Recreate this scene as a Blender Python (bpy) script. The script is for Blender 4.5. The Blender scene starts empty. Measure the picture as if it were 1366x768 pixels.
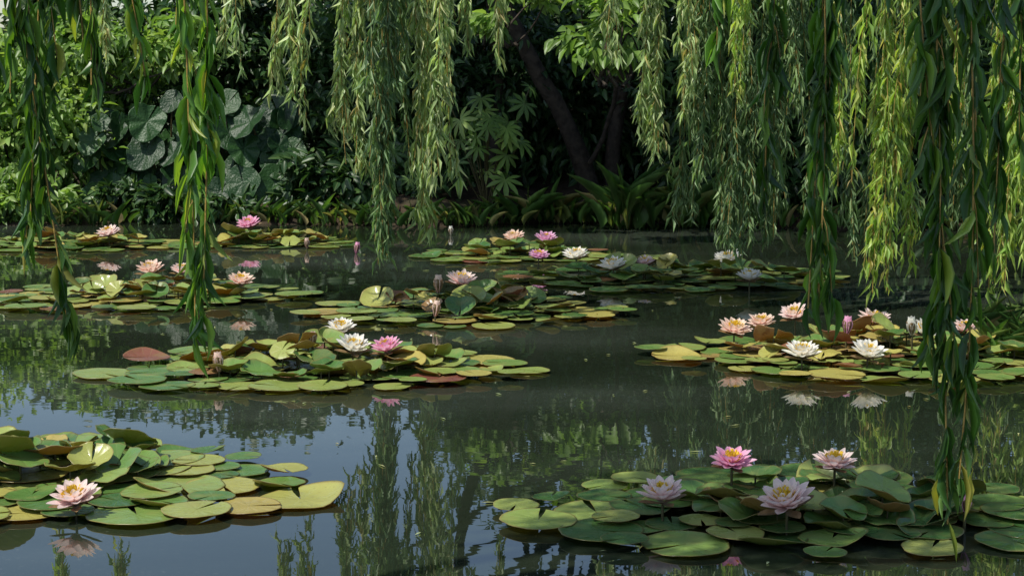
import bpy, math, random
import numpy as np
from mathutils import Vector
random.seed(7); rng=np.random.default_rng(7)
scene=bpy.context.scene
scene.view_settings.view_transform='Standard'
scene.view_settings.look='None'
scene.view_settings.exposure=0

# ------------------------------------------------------------ mesh builder
class MB:
    def __init__(s):
        s.V=[];s.L=[];s.S=[];s.M=[];s.A={};s.n=0
        s.keys=('rnd','under','rad','ang')
        for k in s.keys: s.A[k]=[]
    def add(s,t,P,R=None,S=None,rnd=None,mat=None):
        v,f,at,mi=t
        P=np.atleast_2d(np.asarray(P,float)); M=len(P); N=len(v)
        if M==0: return
        if R is None: R=np.repeat(np.eye(3)[None],M,0)
        if S is None: S=np.ones((M,3))
        S=np.asarray(S,float)
        if S.ndim==1: S=np.repeat(S[:,None],3,1)
        co=np.einsum('mij,mnj->mni',R,v[None]*S[:,None,:])+P[:,None]
        s.V.append(co.reshape(-1,3))
        flat=np.array([i for q in f for i in q]); sz=np.array([len(q) for q in f])
        s.L.append((flat[None]+(np.arange(M)*N)[:,None]).ravel()+s.n)
        s.S.append(np.tile(sz,M))
        m=np.array(mi if mi is not None else [0]*len(f))
        if mat is not None: m=np.full(len(f),mat)
        s.M.append(np.tile(m,M))
        if rnd is None: rnd=rng.random(M)
        for k in s.keys:
            if k=='rnd': s.A[k].append(np.repeat(np.asarray(rnd,float),N))
            else: s.A[k].append(np.tile(at.get(k,np.zeros(N)),M))
        s.n+=M*N
    def build(s,name,mats,parent=None,smooth=True):
        me=bpy.data.meshes.new(name)
        V=np.concatenate(s.V);L=np.concatenate(s.L);S=np.concatenate(s.S);M=np.concatenate(s.M)
        me.vertices.add(len(V)); me.vertices.foreach_set('co',V.astype(np.float32).ravel())
        me.loops.add(len(L)); me.loops.foreach_set('vertex_index',L.astype(np.int32))
        me.polygons.add(len(S))
        st=np.concatenate([[0],np.cumsum(S)[:-1]]).astype(np.int32)
        me.polygons.foreach_set('loop_start',st)
        me.polygons.foreach_set('material_index',M.astype(np.int32))
        me.polygons.foreach_set('use_smooth',np.full(len(S),smooth))
        me.update(calc_edges=True)
        for k in s.keys:
            a=me.attributes.new(k,'FLOAT','POINT')
            a.data.foreach_set('value',np.concatenate(s.A[k]).astype(np.float32))
        for m in mats: me.materials.append(m)
        ob=bpy.data.objects.new(name,me); scene.collection.objects.link(ob)
        if parent: ob.parent=parent
        return ob
def empty(name):
    e=bpy.data.objects.new(name,None); scene.collection.objects.link(e); return e
def nrm(a): return a/np.maximum(np.linalg.norm(a,axis=-1,keepdims=True),1e-9)
def basis(d,n):
    d=nrm(np.atleast_2d(d)); n=np.atleast_2d(n)
    x=nrm(np.cross(d,n)); z=np.cross(x,d)
    return np.stack([x,d,z],axis=2)
def rand_dir(M):
    return nrm(rng.normal(size=(M,3)))

# ------------------------------------------------------------ templates
def leaf_t(w=0.5,secs=((.25,.8),(.5,1),(.75,.6)),curl=.15,fold=.25):
    v=[(0,0,0)];
    for t,ww in secs:
        z=-curl*t*t
        v+=[(-w*ww,t,z+fold*w*ww),(0,t,z),(w*ww,t,z+fold*w*ww)]
    v.append((0,1,-curl)); n=len(v)-1
    f=[(0,2,1),(0,3,2)]
    for i in range(len(secs)-1):
        a=1+3*i;b=a+3
        f+=[(a,a+1,b+1,b),(a+1,a+2,b+2,b+1)]
    a=1+3*(len(secs)-1)
    f+=[(a,a+1,n),(a+1,a+2,n)]
    v=np.array(v,float)
    return (v,f,{'rad':v[:,1].copy(),'ang':v[:,0]/w},None)
WILLOW=[leaf_t(.5,((.2,.75),(.5,1),(.8,.5)),c,.35) for c in (.05,.18,.32)]
WILLOW_S=[leaf_t(.5,((.4,1),),c,.3) for c in (.1,.25)]
BROAD=leaf_t(.5,((.18,.7),(.45,1),(.75,.65)),.2,.3)
BLADE=leaf_t(.5,((.15,.9),(.35,1),(.55,.9),(.75,.65),(.9,.35)),.45,.5)
def prism(n=5):
    v=[];f=[]
    for y in (0,1):
        for i in range(n):
            a=2*math.pi*i/n; v.append((math.cos(a),y,math.sin(a)))
    for i in range(n): j=(i+1)%n; f.append((i,j,n+j,n+i))
    return (np.array(v,float),f,{},None)
PR=prism(4)
def tube(path,radii,n=10,rough=0.0):
    path=np.array(path,float);v=[];f=[]
    for i,p in enumerate(path):
        d=path[min(i+1,len(path)-1)]-path[max(i-1,0)]
        R=basis(d,np.array([[.13,.31,.94]]) if abs(nrm(d)[2])<.9 else np.array([[1,.1,0]]))[0]
        for k in range(n):
            a=2*math.pi*k/n; r=radii[i]*(1+rough*random.uniform(-1,1))
            v.append(p+R[:,0]*math.cos(a)*r+R[:,2]*math.sin(a)*r)
    for i in range(len(path)-1):
        for k in range(n):
            a=i*n+k;b=i*n+(k+1)%n
            f.append((a,b,b+n,a+n))
    return (np.array(v),f,{},None)
def smooth_path(pts,n=16,jit=0.0):
    pts=np.array(pts,float);t=np.linspace(0,len(pts)-1,n);out=[]
    for x in t:
        i=min(int(x),len(pts)-2);u=x-i
        p0=pts[max(i-1,0)];p1=pts[i];p2=pts[i+1];p3=pts[min(i+2,len(pts)-1)]
        out.append(.5*((2*p1)+(-p0+p2)*u+(2*p0-5*p1+4*p2-p3)*u*u+(-p0+3*p1-3*p2+p3)*u**3))
    out=np.array(out); out[1:-1]+=rng.normal(size=out[1:-1].shape)*jit
    return out

def pad_t(cup=0.0,fold=0.0,wave=.03,seed=0,notch=.16,lobes=0,lobed=0.,pleat=0.,lift=0.):
    r_=random.Random(seed); nr=[0.02,.3,.6,.85,.96,1.0]; ns=30 if not lobes else 56
    ph=[r_.uniform(0,6.28) for _ in range(4)]; v=[];rad=[];ang=[]
    for side in (0,1):
        for r in nr:
            for k in range(ns+1):
                nt=notch*(1-.5*r)
                a=nt+(2*math.pi-2*nt)*k/ns
                rr=r*(1+.04*math.sin(2*a+ph[0])+.02*math.sin(5*a+ph[1])+.01*math.sin(11*a+ph[3]))
                if lobes: rr=r*(1+lobed*r*abs(math.cos(lobes*a/2))+.07*r*math.sin(3*a+ph[0])+.2*r*max(0,-math.cos(a))**3-.1)
                x=rr*math.cos(a);y=rr*math.sin(a)
                z=cup*r**2.2+fold*abs(y)*1.0+wave*r*r*(math.sin(3*a+ph[2])+.6*math.sin(7*a+ph[3]))
                z+=pleat*r*math.cos(lobes*a)
                if lift: z+=lift*max(0,r-.55)**1.5*max(0,math.sin(a+ph[0]))**2
                if cup==0 and fold==0: z+=.03*max(0,r-.85)/.15*(0.6+.4*math.sin(2*a+ph[1]))
                z-=side*.015
                v.append((x,y,z));rad.append(r);ang.append(a)
    f=[];N=len(nr)*(ns+1)
    for side in (0,1):
        for i in range(len(nr)-1):
            for k in range(ns):
                a=side*N+i*(ns+1)+k; q=(a,a+ns+1,a+ns+2,a+1)
                f.append(q if side==0 else q[::-1])
    for k in range(ns):
        a=(len(nr)-1)*(ns+1)+k
        f.append((a,a+N,a+N+1,a+1))
    v=np.array(v); und=np.concatenate([np.zeros(N),np.ones(N)])
    return (v,f,{'under':und,'rad':np.array(rad),'ang':np.array(ang)},None)
FLAT=[pad_t(0,0,.008,i) for i in range(7)]+[pad_t(0,0,.01,9,lift=.9)]
CUPS=[pad_t(.25,0,.05,20),pad_t(.12,.2,.05,21),pad_t(.05,.38,.05,22),pad_t(-.12,.1,.07,23),pad_t(.3,.1,.06,24),pad_t(.02,.05,.05,25,lift=1.3)]
GUNS=[pad_t(.05,.18,.05,31+i,.12,7,.07,.03) for i in range(3)]
def palm_t():
    V=[];F=[];ra=[];an=[]
    for k in range(8):
        a=-2.3+4.6*k/7
        l,f,at,_=leaf_t(.13,((.25,.6),(.55,1),(.8,.7)),.25,.3)
        c,s=math.cos(a),math.sin(a); L=1-.25*abs(a)/2.3
        v=l.copy()*L
        vv=np.stack([v[:,0]*c+v[:,1]*s,-v[:,0]*s+v[:,1]*c,v[:,2]],1)
        o=sum(len(x) for x in V)
        V.append(vv);F+=[tuple(i+o for i in q) for q in f];ra.append(at['rad']);an.append(at['ang'])
    return (np.concatenate(V),F,{'rad':np.concatenate(ra),'ang':np.concatenate(an)},None)
PALM=palm_t()

# ------------------------------------------------------------ materials
def new_mat(name):
    m=bpy.data.materials.new(name); m.use_nodes=True; nt=m.node_tree
    for n in list(nt.nodes): nt.nodes.remove(n)
    out=nt.nodes.new('ShaderNodeOutputMaterial'); return m,nt,out
def attr(nt,k):
    n=nt.nodes.new('ShaderNodeAttribute'); n.attribute_name=k; return n.outputs['Fac']
def ramp(nt,fac,stops):
    n=nt.nodes.new('ShaderNodeValToRGB'); e=n.color_ramp.elements
    e[0].position=stops[0][0]; e[0].color=(*stops[0][1],1)
    e[1].position=stops[-1][0]; e[1].color=(*stops[-1][1],1)
    for p,c in stops[1:-1]:
        x=e.new(p); x.color=(*c,1)
    nt.links.new(fac,n.inputs[0]); return n.outputs[0]
def noise(nt,scale,detail=3,vec=None,rough=.5):
    n=nt.nodes.new('ShaderNodeTexNoise'); n.inputs['Scale'].default_value=scale
    n.inputs['Detail'].default_value=detail; n.inputs['Roughness'].default_value=rough
    if vec is None:
        g=nt.nodes.new('ShaderNodeNewGeometry'); vec=g.outputs['Position']
    nt.links.new(vec,n.inputs['Vector']); return n.outputs['Fac']
def mix(nt,fac,a,b,mode='MIX'):
    n=nt.nodes.new('ShaderNodeMix'); n.data_type='RGBA'; n.blend_type=mode
    for i,x in ((0,fac),(6,a),(7,b)):
        if isinstance(x,(int,float)): n.inputs[i].default_value=x
        elif isinstance(x,tuple): n.inputs[i].default_value=(*x,1)
        else: nt.links.new(x,n.inputs[i])
    return n.outputs[2]
def math_(nt,op,a,b=0.):
    n=nt.nodes.new('ShaderNodeMath'); n.operation=op
    for i,x in ((0,a),(1,b)):
        if isinstance(x,(int,float)): n.inputs[i].default_value=x
        else: nt.links.new(x,n.inputs[i])
    return n.outputs[0]
def maprange(nt,x,a,b,c=0.,d=1.):
    n=nt.nodes.new('ShaderNodeMapRange'); nt.links.new(x,n.inputs[0])
    for i,y in enumerate((a,b,c,d)): n.inputs[i+1].default_value=y
    return n.outputs[0]
def finish(nt,out,col,rough=.45,trans=.35,tcol=None,spec=.5,bump=None,bd=.01,bs=.5):
    p=nt.nodes.new('ShaderNodeBsdfPrincipled'); nt.links.new(col,p.inputs['Base Color'])
    if isinstance(rough,float): p.inputs['Roughness'].default_value=rough
    else: nt.links.new(rough,p.inputs['Roughness'])
    p.inputs['Specular IOR Level'].default_value=spec
    if bump is not None:
        b=nt.nodes.new('ShaderNodeBump'); b.inputs['Distance'].default_value=bd; b.inputs['Strength'].default_value=bs
        nt.links.new(bump,b.inputs['Height']); nt.links.new(b.outputs[0],p.inputs['Normal'])
    if trans>0:
        t=nt.nodes.new('ShaderNodeBsdfTranslucent')
        nt.links.new(tcol if tcol is not None else col,t.inputs['Color'])
        m=nt.nodes.new('ShaderNodeMixShader'); m.inputs[0].default_value=trans
        nt.links.new(p.outputs[0],m.inputs[1]); nt.links.new(t.outputs[0],m.inputs[2])
        nt.links.new(m.outputs[0],out.inputs[0])
    else: nt.links.new(p.outputs[0],out.inputs[0])
def leaf_mat(name,stops,rough=.42,trans=.35,boost=(1.6,1.7,.8),spec=.5,nscale=6.):
    m,nt,out=new_mat(name)
    c=ramp(nt,attr(nt,'rnd'),stops)
    n=noise(nt,nscale,2)
    c=mix(nt,1.0,c,ramp(nt,n,[(.3,(.7,.7,.7)),(.7,(1.25,1.25,1.2))]),'MULTIPLY')
    a=math_(nt,'ABSOLUTE',attr(nt,'ang'))
    c=mix(nt,maprange(nt,a,.0,.18,.25,0.),c,(.3,.36,.15))
    tc=mix(nt,1.0,c,boost,'MULTIPLY')
    finish(nt,out,c,rough,trans,tc,spec)
    return m
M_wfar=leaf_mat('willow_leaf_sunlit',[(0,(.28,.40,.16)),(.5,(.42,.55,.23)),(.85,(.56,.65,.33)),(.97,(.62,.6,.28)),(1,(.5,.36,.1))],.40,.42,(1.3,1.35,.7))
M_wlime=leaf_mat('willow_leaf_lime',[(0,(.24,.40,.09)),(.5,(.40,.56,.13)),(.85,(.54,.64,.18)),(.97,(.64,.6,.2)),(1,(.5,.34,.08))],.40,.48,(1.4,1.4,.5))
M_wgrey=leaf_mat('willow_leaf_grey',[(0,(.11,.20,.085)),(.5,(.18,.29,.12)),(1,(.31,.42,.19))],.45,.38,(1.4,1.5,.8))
M_wnear=leaf_mat('willow_leaf_shaded',[(0,(.03,.085,.018)),(.5,(.055,.14,.025)),(.82,(.11,.22,.04)),(.97,(.2,.32,.06)),(1,(.4,.36,.09))],.36,.4,(1.9,2.0,.55))  # near strands in shade: the shade is put into the leaf colour
M_wside=leaf_mat('willow_leaf_lit',[(0,(.06,.16,.03)),(.5,(.13,.28,.05)),(.9,(.25,.4,.08)),(1,(.45,.42,.1))],.36,.48,(1.9,1.9,.5))  # lit copy of the near leaf, brightness painted into its colour
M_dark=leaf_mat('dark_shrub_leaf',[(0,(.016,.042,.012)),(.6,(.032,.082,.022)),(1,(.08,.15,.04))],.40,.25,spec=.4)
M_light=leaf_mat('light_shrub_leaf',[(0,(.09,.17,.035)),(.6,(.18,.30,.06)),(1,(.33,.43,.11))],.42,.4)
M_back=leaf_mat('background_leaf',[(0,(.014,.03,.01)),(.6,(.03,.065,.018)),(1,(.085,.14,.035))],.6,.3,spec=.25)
M_grass=leaf_mat('iris_blade',[(0,(.04,.10,.02)),(.7,(.10,.2,.04)),(.92,(.22,.26,.07)),(1,(.4,.32,.15))],.4,.35)
def gun_mat():
    m,nt,out=new_mat('large_leaf')
    c=ramp(nt,attr(nt,'rnd'),[(0,(.01,.036,.010)),(1,(.03,.085,.02))])
    v=math_(nt,'ABSOLUTE',math_(nt,'SINE',math_(nt,'MULTIPLY',attr(nt,'ang'),3.5)))
    c=mix(nt,maprange(nt,v,0,.08,.4,0),c,(.06,.12,.035))
    finish(nt,out,c,.42,.2,None,.4,noise(nt,40,3),.02,.5); return m
M_gun=gun_mat()
def pad_mat():
    m,nt,out=new_mat('lily_pad')
    r=attr(nt,'rnd')
    c=ramp(nt,r,[(0,(.06,.15,.04)),(.3,(.13,.26,.06)),(.55,(.23,.35,.085)),(.8,(.36,.42,.11)),(.93,(.52,.46,.12)),(.97,(.3,.16,.07)),(1,(.24,.08,.06))])
    n1=noise(nt,9,4); n2=noise(nt,45,4,None,.65)
    c=mix(nt,maprange(nt,n1,.5,.75,0,.5),c,(.34,.3,.08))
    c=mix(nt,maprange(nt,n2,.6,.72,0,.55),c,(.15,.10,.04))
    v=math_(nt,'ABSOLUTE',math_(nt,'SINE',math_(nt,'MULTIPLY',attr(nt,'ang'),7.)))
    c=mix(nt,maprange(nt,v,0,.12,.3,0),c,(.38,.45,.16))
    rim=maprange(nt,attr(nt,'rad'),.93,1.,0,.55)
    c=mix(nt,rim,c,(.28,.16,.06))
    un=ramp(nt,r,[(0,(.22,.24,.06)),(.6,(.32,.2,.07)),(1,(.26,.09,.06))])
    c=mix(nt,attr(nt,'under'),c,un)
    tc=mix(nt,1.,c,(1.6,1.7,.5),'MULTIPLY')
    rg=maprange(nt,n1,.3,.7,.2,.38)
    finish(nt,out,c,rg,.3,tc,.65,math_(nt,'ADD',n1,math_(nt,'MULTIPLY',v,.15)),.012,.45)
    return m
M_pad=pad_mat()
def petal_mat(name,outer,inner,base):
    m,nt,out=new_mat(name)
    c=mix(nt,attr(nt,'rnd'),outer,inner)
    c=mix(nt,maprange(nt,attr(nt,'rad'),.0,.75,.75,0),c,base)
    st=math_(nt,'ABSOLUTE',math_(nt,'SINE',math_(nt,'MULTIPLY',attr(nt,'ang'),9.)))
    c=mix(nt,maprange(nt,st,0,.5,.12,0),c,base)
    finish(nt,out,c,.5,.42,None,.3); return m
PET={'white':petal_mat('petal_white',(.92,.89,.84),(.92,.9,.76),(.9,.84,.62)),
     'pale':petal_mat('petal_pale_pink',(.92,.74,.72),(.93,.84,.68),(.9,.54,.52)),
     'peach':petal_mat('petal_peach',(.92,.7,.62),(.92,.8,.58),(.88,.5,.44)),
     'pink':petal_mat('petal_pink',(.9,.52,.68),(.86,.42,.6),(.8,.26,.48)),
     'mauve':petal_mat('petal_mauve',(.84,.52,.7),(.8,.44,.64),(.7,.24,.5))}
def flat_mat(name,col,rough=.6,trans=0.,var=.3,sc=20,bd=.01):
    m,nt,out=new_mat(name); n=noise(nt,sc,4)
    lo=tuple(x*(1-var) for x in col); hi=tuple(min(1,x*(1+var)) for x in col)
    finish(nt,out,ramp(nt,n,[(.3,lo),(.7,hi)]),rough,trans,None,.3,n,bd,.6); return m
M_stamen=flat_mat('stamen_yellow',(.88,.62,.06),.6,.2,.1,80)
M_sepal=flat_mat('sepal',(.2,.13,.06),.5,.1,.3,30)
M_stem=flat_mat('lily_stalk',(.08,.07,.03),.4,0,.3,30)
M_bark=flat_mat('bark',(.04,.03,.022),.85,0,.5,14,.04)
M_twig=flat_mat('willow_twig',(.34,.23,.06),.6,0,.3,30)
def soil_mat():
    m,nt,out=new_mat('ground')
    n=noise(nt,1.2,6); n2=noise(nt,14,5)
    c=ramp(nt,n,[(.3,(.022,.018,.012)),(.55,(.05,.036,.022)),(.75,(.028,.038,.014))])
    c=mix(nt,1.,c,ramp(nt,n2,[(.3,(.6,.6,.6)),(.7,(1.3,1.25,1.2))]),'MULTIPLY')
    finish(nt,out,c,.9,0,None,.2,n2,.05,.8); return m
M_soil=soil_mat()
def water_mat():
    m,nt,out=new_mat('pond_water')
    g=nt.nodes.new('ShaderNodeNewGeometry')
    mp=nt.nodes.new('ShaderNodeMapping'); mp.inputs['Scale'].default_value=(.55,1.,1.)
    nt.links.new(g.outputs['Position'],mp.inputs['Vector'])
    n=noise(nt,.45,5,mp.outputs[0])
    c=ramp(nt,n,[(.3,(.007,.011,.005)),(.5,(.017,.024,.014)),(.66,(.042,.052,.038))])
    n3=noise(nt,60,2,mp.outputs[0],.7); n4=noise(nt,.9,4,mp.outputs[0])
    f=math_(nt,'MULTIPLY',maprange(nt,n3,.62,.70,0,.4),maprange(nt,n4,.46,.6,0,1))
    c=mix(nt,f,c,(.15,.16,.13))
    p=nt.nodes.new('ShaderNodeBsdfPrincipled'); nt.links.new(c,p.inputs['Base Color'])
    p.inputs['Roughness'].default_value=.01; p.inputs['IOR'].default_value=1.58
    h=math_(nt,'ADD',math_(nt,'MULTIPLY',noise(nt,1.6,2,mp.outputs[0]),1.0),math_(nt,'MULTIPLY',noise(nt,9,2,mp.outputs[0]),.12))
    b=nt.nodes.new('ShaderNodeBump'); b.inputs['Strength'].default_value=.2; b.inputs['Distance'].default_value=.008
    nt.links.new(h,b.inputs['Height']); nt.links.new(b.outputs[0],p.inputs['Normal'])
    nt.links.new(p.outputs[0],out.inputs[0]); return m
M_water=water_mat()

# ------------------------------------------------------------ terrain + water
def shore(x):
    return 18.7+.25*math.sin(x*1.3)+.12*math.sin(x*3.1+1)-.22*max(0,x-2.2)**1.4
def ground_z(x,y):
    f=min(y-2.2-.2*math.sin(x*1.7),shore(x)-y,x+15,15-x)
    z=-.7*math.tanh(f*1.2) if f>0 else .28*math.tanh(-f*2.2)
    if f<0: z+=.05*math.sin(x*4.3+y*2)*math.tanh(-f*3)
    t=min(1,max(0,(y-21)/3.5)); t=t*t*(3-2*t)
    hill=2.0 if x>-1.5 else 1.2
    if -2.5<x<=-1.5: hill=1.2+.8*(x+2.5)
    z+=t*hill
    return z
def axis(a,b,step,far):
    l=list(np.arange(a,b+1e-6,step)); s=step
    lo=[];hi=[];x=a
    while x>-far: s*=1.35; x-=s; lo.append(x)
    s=step;x=b
    while x<far: s*=1.35; x+=s; hi.append(x)
    return np.array(lo[::-1]+l+hi)
gx=axis(-10,10,.2,400); gy=axis(0,26,.2,400)
gv=np.array([(x,y,ground_z(x,y)) for y in gy for x in gx]); nx=len(gx)
gf=[(j*nx+i,j*nx+i+1,(j+1)*nx+i+1,(j+1)*nx+i) for j in range(len(gy)-1) for i in range(nx-1)]
b=MB(); b.add((gv,gf,{},None),[[0,0,0]]); b.build('ground',[M_soil])
b=MB(); wx=np.linspace(-17,17,9); wy=np.linspace(1.2,21,7)
wv=np.array([(x,y,0) for y in wy for x in wx]); wf=[(j*9+i,j*9+i+1,(j+1)*9+i+1,(j+1)*9+i) for j in range(6) for i in range(8)]
b.add((wv,wf,{},None),[[0,0,0]]); b.build('pond_water',[M_water])

# ------------------------------------------------------------ flower layout (x,y,z,diameter,kind)
FL=[(-1.585,6.04,.07,.21,'pale'),
 (.82,6.06,.20,.185,'pink'),(1.20,6.04,.20,.185,'pale'),(.54,5.91,.11,.205,'pale'),(.955,5.69,.14,.235,'pale'),
 (-.99,9.53,.17,.21,'white'),(-.87,9.07,.13,.23,'white'),(-.68,9.07,.13,.21,'pink'),
 (-.36,11.64,.18,.27,'pale'),
 (-2.70,12.38,.17,.26,'peach'),(-2.47,12.4,.17,.21,'pale'),(-1.94,11.85,.16,.22,'peach'),
 (1.57,9.02,.11,.235,'white'),(1.92,9.0,.11,.235,'white'),(1.29,9.62,.15,.23,'peach'),(1.49,9.9,.15,.2,'peach'),
 (1.73,10.08,.17,.22,'pale'),(2.17,9.93,.16,.23,'pale'),(2.39,9.62,.14,.22,'white'),(2.67,9.8,.13,.19,'pale'),
 (-3.77,15.6,.15,.26,'pale'),(-2.55,16.1,.18,.28,'pink'),
 (.02,15.0,.16,.24,'peach'),(.30,15.0,.15,.24,'mauve'),(.22,13.85,.13,.2,'mauve'),
 (.53,13.8,.13,.26,'white'),(.79,12.96,.14,.26,'white'),(1.05,13.2,.14,.2,'pale'),(1.73,13.3,.15,.27,'white'),(1.75,12.3,.13,.23,'white')]
FL=[(x,y*(1+.2*z),z*.75,d,k) for x,y,z,d,k in FL]

# ------------------------------------------------------------ lily pads
def cluster(cx,cy,hx,hy,nflat,nup,warm=1.,rmin=.11,rmax=.19,upc=(0,0),ups=.6,uph=.07,steep=.2):
    b=MB(); pts=[]
    tries=0
    while len(pts)<nflat and tries<12000:
        tries+=1
        a=random.uniform(0,6.283); q=math.sqrt(random.random())
        x=cx+hx*q*math.cos(a)*(1+.12*math.sin(3*a+cx*9)); y=cy+hy*q*math.sin(a)*(1+.12*math.sin(2*a+cx*5)); r=random.uniform(rmin*.7,rmax)
        k=.48 if q<.7 else .68
        if all((x-u)**2+(y-v)**2>(k*(r+s))**2 for u,v,s in pts): pts.append((x,y,r))
    for i,(x,y,r) in enumerate(pts):
        n=np.array([[random.gauss(0,.02),random.gauss(0,.02),1]]); a=random.uniform(0,6.28)
        R=basis([[math.cos(a),math.sin(a),0]],n)
        b.add(random.choice(FLAT),[[x,y,.009+.0004*i]],R,np.array([r]),[min(1,random.random()**warm)])
    for i in range(nup):
        a=random.uniform(0,6.283); q=math.sqrt(random.random())*ups
        x=cx+upc[0]+hx*q*math.cos(a); y=cy+upc[1]+hy*q*math.sin(a)
        fall=1-(q/ups)**2
        z=.025+uph*fall*random.uniform(.4,1.1); r=random.uniform(rmin*.7,rmax*.8)
        tl=random.uniform(.4,.85) if random.random()<steep else random.uniform(.05,.32)
        ta=random.uniform(0,6.28)
        if any((x-fx)**2+((y+.08)-fy)**2<(.7*r+.35*fd)**2 and z+.3*tl*r>fz*.6 for fx,fy,fz,fd,_ in FL):
            z=min(z,.035); tl=min(tl,.12)
        n=np.array([[math.cos(ta)*tl,math.sin(ta)*tl,1]]); z+=r*tl*.55
        a=random.uniform(0,6.28)
        R=basis([[math.cos(a),math.sin(a),-.0]],n)
        b.add(random.choice(CUPS),[[x,y,z]],R,np.array([r]),[min(1,random.random()**(warm*1.1))])
        b.add(PR,[[x,y,-.2]],basis([[0,0,1]],[[1,0,0]]),np.array([[.004,z+.2,.004]]),mat=1)
    b.build('lily_pad_cluster',[M_pad,M_stem])
random.seed(23)
cluster(-1.66,6.66,.92,.60,66,40,1.1,.10,.18,(-.25,.16),.55,.085,.3)
cluster(1.05,6.2,1.10,.56,80,36,2.4,.10,.16,(.12,.0),.5,.09,.3)
cluster(-1.07,9.35,1.12,.76,100,48,.8,.10,.16,(.02,.0),.62,.10,.3)
cluster(-.36,11.7,1.06,.72,96,40,.8,.10,.155,(.0,.0),.55,.11,.3)
cluster(-2.7,12.4,1.13,.72,96,42,.75,.10,.155,(.1,0),.6,.10,.3)
cluster(2.05,9.65,1.2,.74,106,50,.75,.10,.155,(.1,.1),.7,.10,.3)
cluster(-4.1,16.3,1.2,.5,60,26,.8,.10,.165,(0,0),.6,.08,.3)
cluster(-2.35,16.5,.9,.5,50,26,.8,.10,.165,(0,0),.6,.11,.3)
cluster(.05,15.3,.9,.6,56,26,1.,.10,.165,(0,0),.6,.11,.3)
cluster(1.35,13.5,1.3,.8,90,40,2.2,.11,.17,(0,0),.7,.10,.3)

# ------------------------------------------------------------ flowers
def petal(L,W,elev,curl,cup):
    v=[];f=[];rad=[];an=[]; ts=[0,.2,.42,.64,.82,.94,1]; ws=[.25,.62,.92,1,.72,.36,.03]; us=[-1,-.5,0,.5,1]
    y=0;z=0;last=0
    for t,w in zip(ts,ws):
        e=elev+curl*t; dt=(t-last)*L; last=t
        y+=math.cos(e)*dt; z+=math.sin(e)*dt
        for u in us:
            c=cup*W*w*(u*u)
            v.append((u*W*w,y-math.sin(e)*c,z+math.cos(e)*c)); rad.append(t); an.append(u)
    for i in range(len(ts)-1):
        for k in range(4):
            a=i*5+k; f.append((a,a+1,a+6,a+5))
    return (np.array(v),f,{'rad':np.array(rad),'ang':np.array(an)},None)
def rz(a): c,s=math.cos(a),math.sin(a); return np.array([[c,-s,0],[s,c,0],[0,0,1.]])
def flower(x,y,z,d,kind):
    b=MB(); R0=d/2
    ta=random.uniform(3.6,5.8); tl=random.uniform(.1,.35)   # blooms lean a little to the open water
    T=basis([[0,1,-math.sin(ta)*tl]],[[math.cos(ta)*tl,math.sin(ta)*tl,1]])[0]
    C=np.array([x,y,z]); op=random.uniform(-.05,.2)
    whorls=[(9,1.0,.19,.12,.0),(9,.98,.19,.36,.2),(8,.88,.17,.6,.45),(7,.72,.15,.82,.8),(5,.5,.12,1.0,1.)]
    for n,L,W,e,tt in whorls:
        off=random.uniform(0,6.28)
        for k in range(n):
            p=petal(L*R0*random.uniform(.92,1.06),W*R0*random.uniform(.9,1.1),e+op+random.uniform(-.09,.09),.35,.5)
            a=off+2*math.pi*k/n+random.uniform(-.07,.07)
            b.add(p,[C+T@np.array([0,0,.01])],(T@rz(a))[None],None,[min(1,max(0,tt+random.uniform(-.1,.1)))],0)
    for k in range(4):
        p=petal(.95*R0,.19*R0,.06,.25,.4)
        b.add(p,[C-np.array([0,0,.002])],(T@rz(k*1.571+.3))[None],None,[.5],2)
    for k in range(70):
        a=random.uniform(0,6.28); e=random.uniform(.75,1.5); l=R0*random.uniform(.42,.6)
        dd=T@np.array([math.cos(a)*math.cos(e),math.sin(a)*math.cos(e),math.sin(e)])
        b.add(PR,[C+T@np.array([0,0,.012])+dd*R0*.08],basis([dd],[[.3,.2,1.01]]),np.array([[.0032,l,.0032]]),[.5],1)
    b.add(PR,[[x,y,-.25]],basis([[0,0,1]],[[1,0,0]]),np.array([[.005,z+.25,.005]]),mat=3)
    return b.build('water_lily_flower',[PET[kind],M_stamen,M_sepal,M_stem])
def bud(x,y,z,kind,h=.1):
    b=MB(); C=np.array([x,y,z]); T=basis([[0,1,random.uniform(-.2,.2)]],[[random.uniform(-.25,.25),0,1]])[0]
    for n,L,e,mt in ((5,1.,1.28,0),(5,.95,1.35,0),(4,.8,1.12,2)):
        off=random.uniform(0,6.28)
        for k in range(n):
            p=petal(L*h,.26*h,e-.25,.62,.7)
            b.add(p,[C],(T@rz(off+2*math.pi*k/n))[None],None,[.3],mt)
    b.add(PR,[[x,y,-.25]],basis([[0,0,1]],[[1,0,0]]),np.array([[.006,z+.255,.006]]),mat=3)
    b.build('water_lily_bud',[PET[kind],M_stamen,M_sepal,M_stem])
for f in FL: flower(*f)
for q in [(-1.55,9.0,.05,'peach',.11),(-1.1,9.4,.12,'peach',.09),(-.5,11.6,.14,'peach',.13),(-.5,11.1,.05,'peach',.11),(2.3,9.8,.12,'white',.12),(1.92,9.8,.12,'pink',.12),
          (1.6,5.95,.07,'pink',.07),(-1.42,15.6,.0,'pink',.11),(-1.9,15.9,.02,'peach',.1),(-.62,17.4,.0,'white',.1)]: bud(*q)

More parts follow.
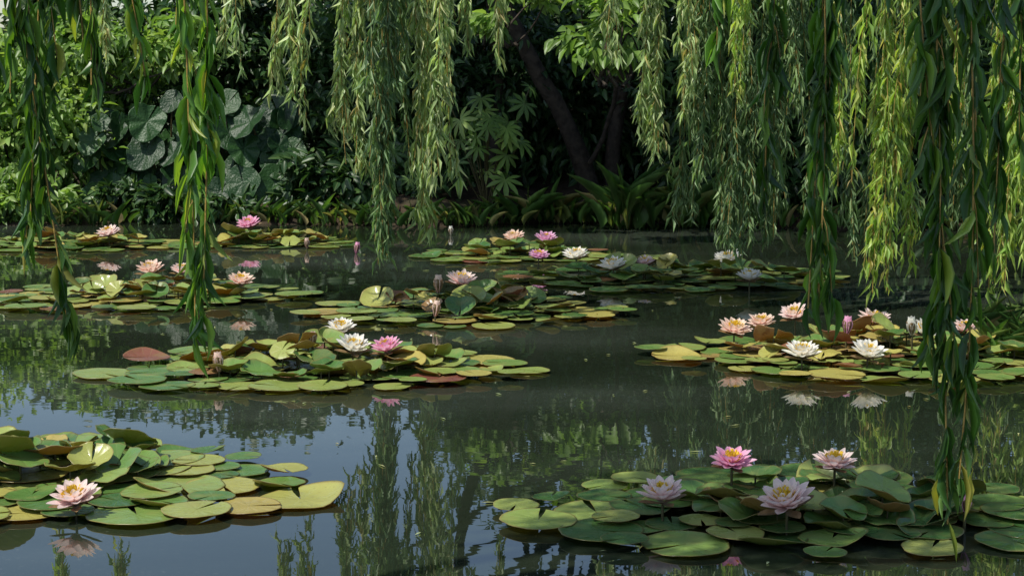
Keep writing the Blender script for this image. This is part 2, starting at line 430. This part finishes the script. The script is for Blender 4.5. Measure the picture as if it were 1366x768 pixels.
# ------------------------------------------------------------ willow
def strand(LB,TB,x,y,tip,top,L,dens=.022,tw=.35,spread=.08,big=False,upper=3.0,mat=0,side=1.,wf=1.,ang=(.15,.9)):
    n=24; t=np.linspace(0,1,n)
    ph=rng.uniform(0,6.28,4); amp=rng.uniform(.01,.05)
    lean=rng.normal(size=2)*.04
    px=x+lean[0]*(1-t)*(top-tip)+amp*np.sin(t*rng.uniform(3,6)+ph[0])
    py=y+lean[1]*(1-t)*(top-tip)+amp*np.sin(t*rng.uniform(3,6)+ph[1])
    pz=top+(tip-top)*t
    main=np.stack([px,py,pz],1); polys=[(main,.0022)]
    H=top-tip
    for k in range(int(H/.13*side)):
        u=rng.uniform(.12,.93); i=u*(n-1); a=int(i); p=main[a]+(main[a+1]-main[a])*(i-a)
        ll=tw*rng.uniform(.4,1.1)
        an=rng.uniform(0,6.28); sp=spread*rng.uniform(.4,1.3); m=8; s=np.linspace(0,1,m)
        off=np.sqrt(s)*sp
        q=np.stack([p[0]+np.cos(an)*off,p[1]+np.sin(an)*off,p[2]-ll*s],1)
        if q[-1,2]<tip-.08: continue
        polys.append((q,.0014))
    for q,r in polys:
        d=q[1:]-q[:-1]; ln=np.linalg.norm(d,axis=1)
        TB.add(PR,q[:-1],basis(d,np.tile([[1.,.2,.1]],(len(d),1))),np.stack([np.full(len(d),r),ln*1.02,np.full(len(d),r)],1))
        tot=ln.sum(); cum=np.concatenate([[0],np.cumsum(ln)])
        k=int(tot/dens)
        if k<2: continue
        ss=np.sort(rng.uniform(0.02,1,k))*tot
        P=np.stack([np.interp(ss,cum,q[:,c]) for c in range(3)],1)
        keep=(P[:,2]<upper)|(rng.random(k)<.1); P=P[keep]; k=len(P)
        if k==0: continue
        an=rng.uniform(0,6.28,k); o=rng.uniform(ang[0],ang[1],k)
        D=np.stack([np.cos(an)*o,np.sin(an)*o,-np.ones(k)],1)
        N=rand_dir(k)+np.stack([np.cos(an),np.sin(an),np.ones(k)*.3],1)*.6
        R=basis(D,N); le=L*rng.uniform(.6,1.25,k); wd=le*rng.uniform(.1,.15,k)*wf
        rr=rng.random(k)
        nn=3 if big else 2
        for ti in range(nn):
            sel=(np.arange(k)%nn)==ti
            LB.add((WILLOW if big else WILLOW_S)[ti],P[sel],R[sel],np.stack([wd,le,le],1)[sel],rr[sel],mat)
def canopy(LB,c,r,n,L=.13,mat=0):
    P=rng.normal(size=(n,3)); P=P/np.linalg.norm(P,axis=1,keepdims=True)*(rng.random((n,1))**.4)
    nc=40; cc=nrm(rng.normal(size=(nc,3)))*rng.random((nc,1))**.4*np.array(r)
    P=np.array(c)+cc[rng.integers(0,nc,n)]+P*.28*np.array(r)
    D=rand_dir(n)*.7+np.array([0,0,-.8]); R=basis(D,rand_dir(n))
    le=L*rng.uniform(.7,1.3,n)
    LB.add(WILLOW_S[0],P,R,np.stack([le*.19,le,le],1),None,mat)

# right-hand willow, rooted on the right-hand bank
W1=empty('willow_tree')
LB=MB();TB=MB();BB=MB()
clumps=[ # x,y,tip,count,spread,leafL,mat
 (-.80,11.0,.40,4,.04,.11,1),(-.58,11.2,.58,3,.035,.13,0),(-.70,11.5,.85,3,.1,.11,1),(-.50,11.0,.98,2,.04,.13,0),
 (-1.02,11.2,.98,2,.03,.12,0),(-1.2,11.5,1.25,1,.04,.12,0),(-1.38,11.2,1.35,2,.03,.12,0),(-1.52,11.4,1.5,1,.04,.12,0),(-1.78,11,1.75,2,.08,.12,0),(-.90,11.8,1.3,3,.08,.11,1),
 (-.35,11.8,1.75,2,.08,.12,0),(0,12,1.72,1,.08,.12,0),(-2.9,12,1.75,2,.1,.12,0),(-3.2,12,1.6,2,.1,.12,2),
 (.72,12,1.78,2,.06,.12,0),(.85,12,1.45,1,.05,.12,0),(.93,12.2,1.2,2,.04,.12,0),(1.05,12,1.05,2,.04,.12,0),
 (1.2,12,.95,3,.07,.11,1),(1.35,12.2,.6,4,.08,.11,1),(1.5,12,.42,5,.08,.11,1),(1.68,12.1,.4,5,.08,.11,1),(1.85,12.2,.42,4,.08,.11,1),(1.25,11.6,1.35,2,.05,.12,0),
 (1.45,11.2,1.45,2,.06,.12,2),(2.05,11.6,.8,3,.08,.11,1),(2.3,11.8,.45,4,.1,.11,1),(2.65,11.8,.45,4,.12,.11,1),(3.0,11.6,.5,4,.12,.11,1),(3.4,11.4,.5,4,.12,.11,1),
 (2.22,10.2,.32,3,.035,.12,2),(2.33,10.2,.5,1,.04,.12,2),(2.0,10.2,.95,2,.05,.12,2),(2.83,10,.36,3,.04,.12,2),(2.95,10,.55,2,.06,.12,2),(2.58,10.3,1.0,2,.05,.12,2),(3.25,10.2,.5,3,.1,.12,2),
]
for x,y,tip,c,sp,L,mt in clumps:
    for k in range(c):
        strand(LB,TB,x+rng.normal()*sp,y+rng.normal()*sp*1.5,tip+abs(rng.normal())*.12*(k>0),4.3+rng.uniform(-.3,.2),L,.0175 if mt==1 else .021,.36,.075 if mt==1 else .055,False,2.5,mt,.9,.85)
canopy(LB,(-.95,11.8,5.0),(1.2,.9,.4),6000,mat=0)  # unseen leaf mass added sunward to shade the far-right pad cluster
canopy(LB,(4.8,12,5.4),(1.8,1.6,.6),4000,mat=0)
trunk=smooth_path([(6.2,12,-.4),(6.1,11.9,1.2),(5.7,11.7,2.6),(5.0,11.5,3.8)],14,.01)
BB.add(tube(trunk,np.linspace(.42,.24,14),14,.06),[[0,0,0]])
for pts,r in [([(5.0,11.5,3.8),(3.2,11.3,4.7),(1,11.3,4.8),(-3.2,11.6,4.5)],.12),([(5.2,11.6,3.4),(3.6,10.6,4.4),(2.0,10.1,4.5)],.1),([(5.1,11.6,3.7),(3.5,12.0,4.6),(1.5,12.1,4.7),(-.6,12.1,4.5)],.1),([(5.2,11.6,3.7),(6.2,12.5,5.2),(7.3,13,5.8)],.12)]:
    p=smooth_path(pts,18,.015); BB.add(tube(p,np.linspace(r,.015,18),8,.05),[[0,0,0]])
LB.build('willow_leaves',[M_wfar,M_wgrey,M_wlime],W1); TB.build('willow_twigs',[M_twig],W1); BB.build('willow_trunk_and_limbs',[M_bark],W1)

# near willow, rooted on the near bank to the left, spreading overhead
W2=empty('willow_tree'); LB=MB();TB=MB();BB=MB()
# x,y,tip,count,spread,side-twigs,material
near=[(-.77,4.0,.97,2,.010,.3,1),(-.76,4.0,1.35,1,.015,.3,1),(-1.10,4.0,1.02,1,.02,.4,0),(-1.14,4.1,1.22,2,.03,.4,0),(-1.24,4.0,1.4,1,.03,.5,0),(-1.08,4.4,1.58,2,.04,.5,0),(-.95,4.4,1.6,1,.02,.3,1),
      (.69,4.0,1.06,2,.015,.5,0),(.66,4.1,1.3,1,.03,.5,0),(.73,4.0,1.5,1,.03,.6,0),
      (.90,3.5,.68,2,.010,.4,0),(.905,3.5,1.05,1,.015,.5,0),(.94,3.6,1.35,1,.03,.5,0),(1.14,4.0,1.18,1,.02,.5,0),(1.2,4.2,1.45,1,.03,.4,0),(.45,4.4,1.68,1,.03,.3,1)]
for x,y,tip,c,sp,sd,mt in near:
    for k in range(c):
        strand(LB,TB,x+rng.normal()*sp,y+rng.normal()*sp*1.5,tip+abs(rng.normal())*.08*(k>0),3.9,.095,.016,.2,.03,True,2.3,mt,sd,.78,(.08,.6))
canopy(LB,(-1.2,4.5,5.0),(1.2,.75,.4),4600,mat=0)  # out-of-frame leaves added to cast shade on the front-right pads
canopy(LB,(-.6,2.6,4.6),(.9,.5,.35),3500,mat=0)
trunk=smooth_path([(-4.6,1.6,0),(-4.5,1.8,1.5),(-4.1,2.3,3.0),(-3.4,3.0,4.2)],14,.01)
BB.add(tube(trunk,np.linspace(.38,.2,14),14,.06),[[0,0,0]])
for pts,r in [([(-3.4,3.0,4.2),(-2,3.9,4.4),(0,4.1,4.3),(1.5,3.9,3.85)],.06),([(-3.5,2.9,4.0),(-2.2,3.8,4.3),(-.8,4.0,4.0)],.05),([(-3.4,3,4.2),(-2.4,3.9,5.0),(-.4,4.7,5.2)],.08),([(-3.4,3,4.2),(-2.0,2.7,4.6),(0,2.6,4.7)],.05)]:
    p=smooth_path(pts,18,.012); BB.add(tube(p,np.linspace(r,.01,18),8,.05),[[0,0,0]])
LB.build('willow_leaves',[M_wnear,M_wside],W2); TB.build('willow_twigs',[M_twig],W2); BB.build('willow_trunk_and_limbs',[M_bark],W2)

# ------------------------------------------------------------ bank plants
def shrub(name,c,r,nc,nl,size,mat,tmpl=BROAD,asp=.45,parent=None,clr=.22,build=True,b=None,zcap=None,stems=True):
    b=b or MB(); c=np.array(c,float); r=np.array(r,float)
    cc=nrm(rng.normal(size=(nc,3)))*(rng.random((nc,1))**.35)*r
    q=rng.normal(size=(nc,nl,3))*clr*min(r[0],r[2],1.)
    q[...,2]*=.6
    P=(c+cc[:,None]+q).reshape(-1,3)
    rr=np.clip(np.repeat(rng.random(nc)*.6,nl)+rng.random(nc*nl)*.4,0,1)
    keep=P[:,2]>.05
    if zcap: keep&=P[:,2]<zcap(P[:,0])
    P=P[keep];rr=rr[keep];M=len(P)
    D=rand_dir(M)*.8+nrm(P-c)*.6+np.array([0,-.25,-.35]); N=rand_dir(M)*.6+np.array([-.15,-.4,.9])
    le=size*rng.uniform(.6,1.3,M)
    b.add(tmpl,P,basis(D,N),np.stack([le*asp,le,le],1),rr,0)
    if stems:
        for k in range(min(nc,14)):
            e=c+cc[k]; s=np.array([c[0]+rng.normal()*.12,c[1]+rng.normal()*.1,max(0,c[2]-r[2])-.1])
            p=smooth_path([s,(s+e)/2+rng.normal(size=3)*.08,e],8,.01)
            b.add(tube(p,np.linspace(.018,.005,8),5),[[0,0,0]],mat=1)
    if build: b.build(name,[mat,M_bark],parent)
    return b
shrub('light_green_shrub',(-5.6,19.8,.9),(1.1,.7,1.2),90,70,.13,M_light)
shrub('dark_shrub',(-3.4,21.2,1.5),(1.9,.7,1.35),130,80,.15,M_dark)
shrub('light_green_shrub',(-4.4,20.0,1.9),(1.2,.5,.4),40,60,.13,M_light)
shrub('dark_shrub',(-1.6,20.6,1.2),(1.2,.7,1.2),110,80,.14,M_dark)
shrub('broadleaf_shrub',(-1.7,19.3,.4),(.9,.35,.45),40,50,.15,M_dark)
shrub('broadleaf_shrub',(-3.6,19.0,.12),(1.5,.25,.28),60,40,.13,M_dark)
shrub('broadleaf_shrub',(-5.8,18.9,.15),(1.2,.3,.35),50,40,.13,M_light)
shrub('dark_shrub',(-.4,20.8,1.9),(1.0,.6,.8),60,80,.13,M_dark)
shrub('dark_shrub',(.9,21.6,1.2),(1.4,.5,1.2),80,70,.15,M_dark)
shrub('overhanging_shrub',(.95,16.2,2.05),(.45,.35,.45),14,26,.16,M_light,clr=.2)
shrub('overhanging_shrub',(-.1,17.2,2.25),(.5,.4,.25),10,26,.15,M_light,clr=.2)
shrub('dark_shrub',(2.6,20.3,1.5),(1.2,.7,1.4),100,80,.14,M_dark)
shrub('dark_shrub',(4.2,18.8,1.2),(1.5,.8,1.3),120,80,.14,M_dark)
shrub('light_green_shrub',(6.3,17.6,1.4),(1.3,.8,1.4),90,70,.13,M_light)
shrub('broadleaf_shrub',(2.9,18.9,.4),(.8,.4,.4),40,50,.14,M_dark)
# large-leaved plant
b=MB(); random.seed(5)
for k in range(105):
    x=random.uniform(-4.75,-2.45); z=random.uniform(.12,1.4)*(1-.15*abs(x+3.6)); y=19.25+z*.25+random.uniform(-.25,.35)
    r=random.uniform(.1,.24); ta=random.uniform(-.9,.9)
    n=np.array([[ta,-.8+random.uniform(-.5,.6),random.uniform(.2,1.6)]])
    R=basis([[random.uniform(-.9,.9),.4,.9]],n)
    R=np.stack([-R[:,:,1],R[:,:,0],R[:,:,2]],axis=2)*np.array([-1,-1,1])
    b.add(GUNS[k%3],[[x,y,z]],R,np.array([r]),[random.random()],0)
    s=(x+random.uniform(-.2,.2),y+.25,.1)
    b.add(tube(smooth_path([s,((s[0]+x)/2,y+.15,z*.7),(x,y+.01,z)],6),[.012]*6,5),[[0,0,0]],mat=1)
b.build('large_leaved_plant',[M_gun,M_stem])
def palmate(c,n,spread,size,mat):
    b=MB()
    for k in range(n):
        P=np.array(c)+rng.normal(size=3)*spread
        N=nrm(P-np.array(c)+np.array([0,-.35,.5]))
        b.add(PALM,[P],basis([[rng.normal()*.4,-.5,-.6]],[N+rng.normal(size=3)*.2]),np.array([size*rng.uniform(.7,1.2)]),None,0)
        b.add(tube(smooth_path([(c[0],c[1]+.2,.1),((P[0]+c[0])/2,c[1]+.15,P[2]*.6),P],6),[.008]*6,5),[[0,0,0]],mat=1)
    b.build('palmate_leaf_plant',[mat,M_stem])
palmate((-.28,18.9,1.05),24,np.array([.26,.15,.24]),.22,M_light)
palmate((-1.1,19.2,.5),18,np.array([.3,.12,.2]),.2,M_dark)
def blades(name,pts,n,L,w,mat=M_grass):
    b=MB()
    for x,y,z,s in pts:
        P=np.array([x,y,z])+rng.normal(size=(n,3))*np.array([s,s*.6,0.])
        an=rng.uniform(0,6.28,n); o=rng.uniform(.05,.8,n)
        D=np.stack([np.cos(an)*o,np.sin(an)*o,np.ones(n)],1)
        N=np.stack([-np.cos(an),-np.sin(an),o],1)
        le=L*rng.uniform(.5,1.2,n)
        b.add(BLADE,P,basis(D,N),np.stack([np.full(n,w),le,le],1))
    b.build(name,[mat])
blades('iris_clump',[(1.2,18.1,.0,.12)],55,.68,.02)
blades('iris_clump',[(1.85,18.3,.0,.13)],50,.62,.02)
blades('iris_clump',[(.2,18.7,.05,.2)],30,.45,.018)
pts=[(x,shore(x)+random.uniform(-.05,.2),.0,.15) for x in np.arange(-7.5,7,.27)]
blades('bank_grass',pts,24,.3,.012)
blades('water_rushes',[(2.85,9.9,-.02,.12),(3.15,10.2,-.02,.15),(3.0,10.9,-.02,.2)],40,.24,.007)

# ------------------------------------------------------------ bank tree with leaning trunks
T=empty('bank_tree'); b=MB()
for pts,r in [([(1.0,20.2,.1),(.55,20.1,1.2),(-.05,20.0,2.3),(-.6,19.9,3.6),(-.6,19.6,5)],.12),
              ([(1.15,20.3,.1),(1.3,20.4,1.4),(1.9,20.3,3.),(2.6,20,4.8)],.1),
              ([(-.35,20.4,.1),(-.15,20.4,1.2),(-.25,20.3,2.6),(.3,20.2,4.4)],.08),
              ([(.9,20,.6),(1.2,19.5,1.5),(1.0,18.2,2.2),(.9,16.3,2.4)],.03)]:
    p=smooth_path(pts,16,.012); b.add(tube(p,np.linspace(r,r*.4,16),10,.08),[[0,0,0]])
for k in range(14):
    s=(random.uniform(-.6,2.6),random.uniform(3.6,4.6))
    p=smooth_path([(.8,20,s[1]-.8),(s[0]-.5,19.0,s[1]),(s[0]*2.2-2.2,17.8+random.uniform(-1,1.6),s[1]+1)],10,.02); b.add(tube(p,np.linspace(.05,.012,10),6),[[0,0,0]])
b.build('trunks',[M_bark],T)
shrub('shading_crown',(.9,18.5,5.4),(5.4,2.3,1.2),340,70,.18,M_back,parent=T,clr=.3,stems=False)  # unseen crown, added and sized to keep the far bank in shade

# ------------------------------------------------------------ background tree mass
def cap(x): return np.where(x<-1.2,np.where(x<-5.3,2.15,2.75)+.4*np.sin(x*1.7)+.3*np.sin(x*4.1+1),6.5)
b=MB()
for (c,r,nc) in [((-7,23.5,1.7),(4.5,1.3,1.4),230),((0,24,2.3),(4,1.3,2.2),220),((7,22.5,3),(4.5,2,3),240),((-13,22,2),(4,2,2.2),80),((13,20,3),(4,3,3),80)]:
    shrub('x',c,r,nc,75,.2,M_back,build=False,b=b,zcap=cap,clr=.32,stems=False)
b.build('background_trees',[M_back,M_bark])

# ------------------------------------------------------------ floating debris
b=MB(); n=170
P=np.stack([rng.uniform(-4,4,n),rng.uniform(5.3,17,n),np.full(n,.004)],1)
b.add(WILLOW_S[0],P,basis(np.stack([rng.normal(size=n),rng.normal(size=n),np.zeros(n)],1),np.tile([[0,0,1.]],(n,1))),np.stack([rng.uniform(.006,.012,n),rng.uniform(.02,.07,n),np.full(n,.01)],1),rng.uniform(.8,1,n))
b.build('floating_leaves',[M_wfar])

# ------------------------------------------------------------ camera, light
cam=bpy.data.cameras.new('camera'); co=bpy.data.objects.new('camera',cam); scene.collection.objects.link(co)
co.location=(0,0,1.6); co.rotation_euler=(math.radians(83),0,0); cam.lens=60.6; cam.sensor_width=36; cam.clip_end=2000
scene.camera=co
ts=Vector((-.40,-.30,.87)).normalized()
sun=bpy.data.lights.new('sun','SUN'); so=bpy.data.objects.new('sun',sun); scene.collection.objects.link(so)
sun.energy=5.0; sun.angle=math.radians(.5); sun.color=(1,.96,.88); so.rotation_euler=ts.to_track_quat('Z','Y').to_euler()
w=bpy.data.worlds.new('World'); scene.world=w; w.use_nodes=True; nt=w.node_tree
sk=nt.nodes.new('ShaderNodeTexSky'); sk.sky_type='NISHITA'; sk.sun_disc=False
sk.sun_elevation=math.asin(ts.z); sk.sun_rotation=math.atan2(ts.x,ts.y)
bg=nt.nodes['Background']; nt.links.new(sk.outputs[0],bg.inputs[0]); bg.inputs[1].default_value=.15
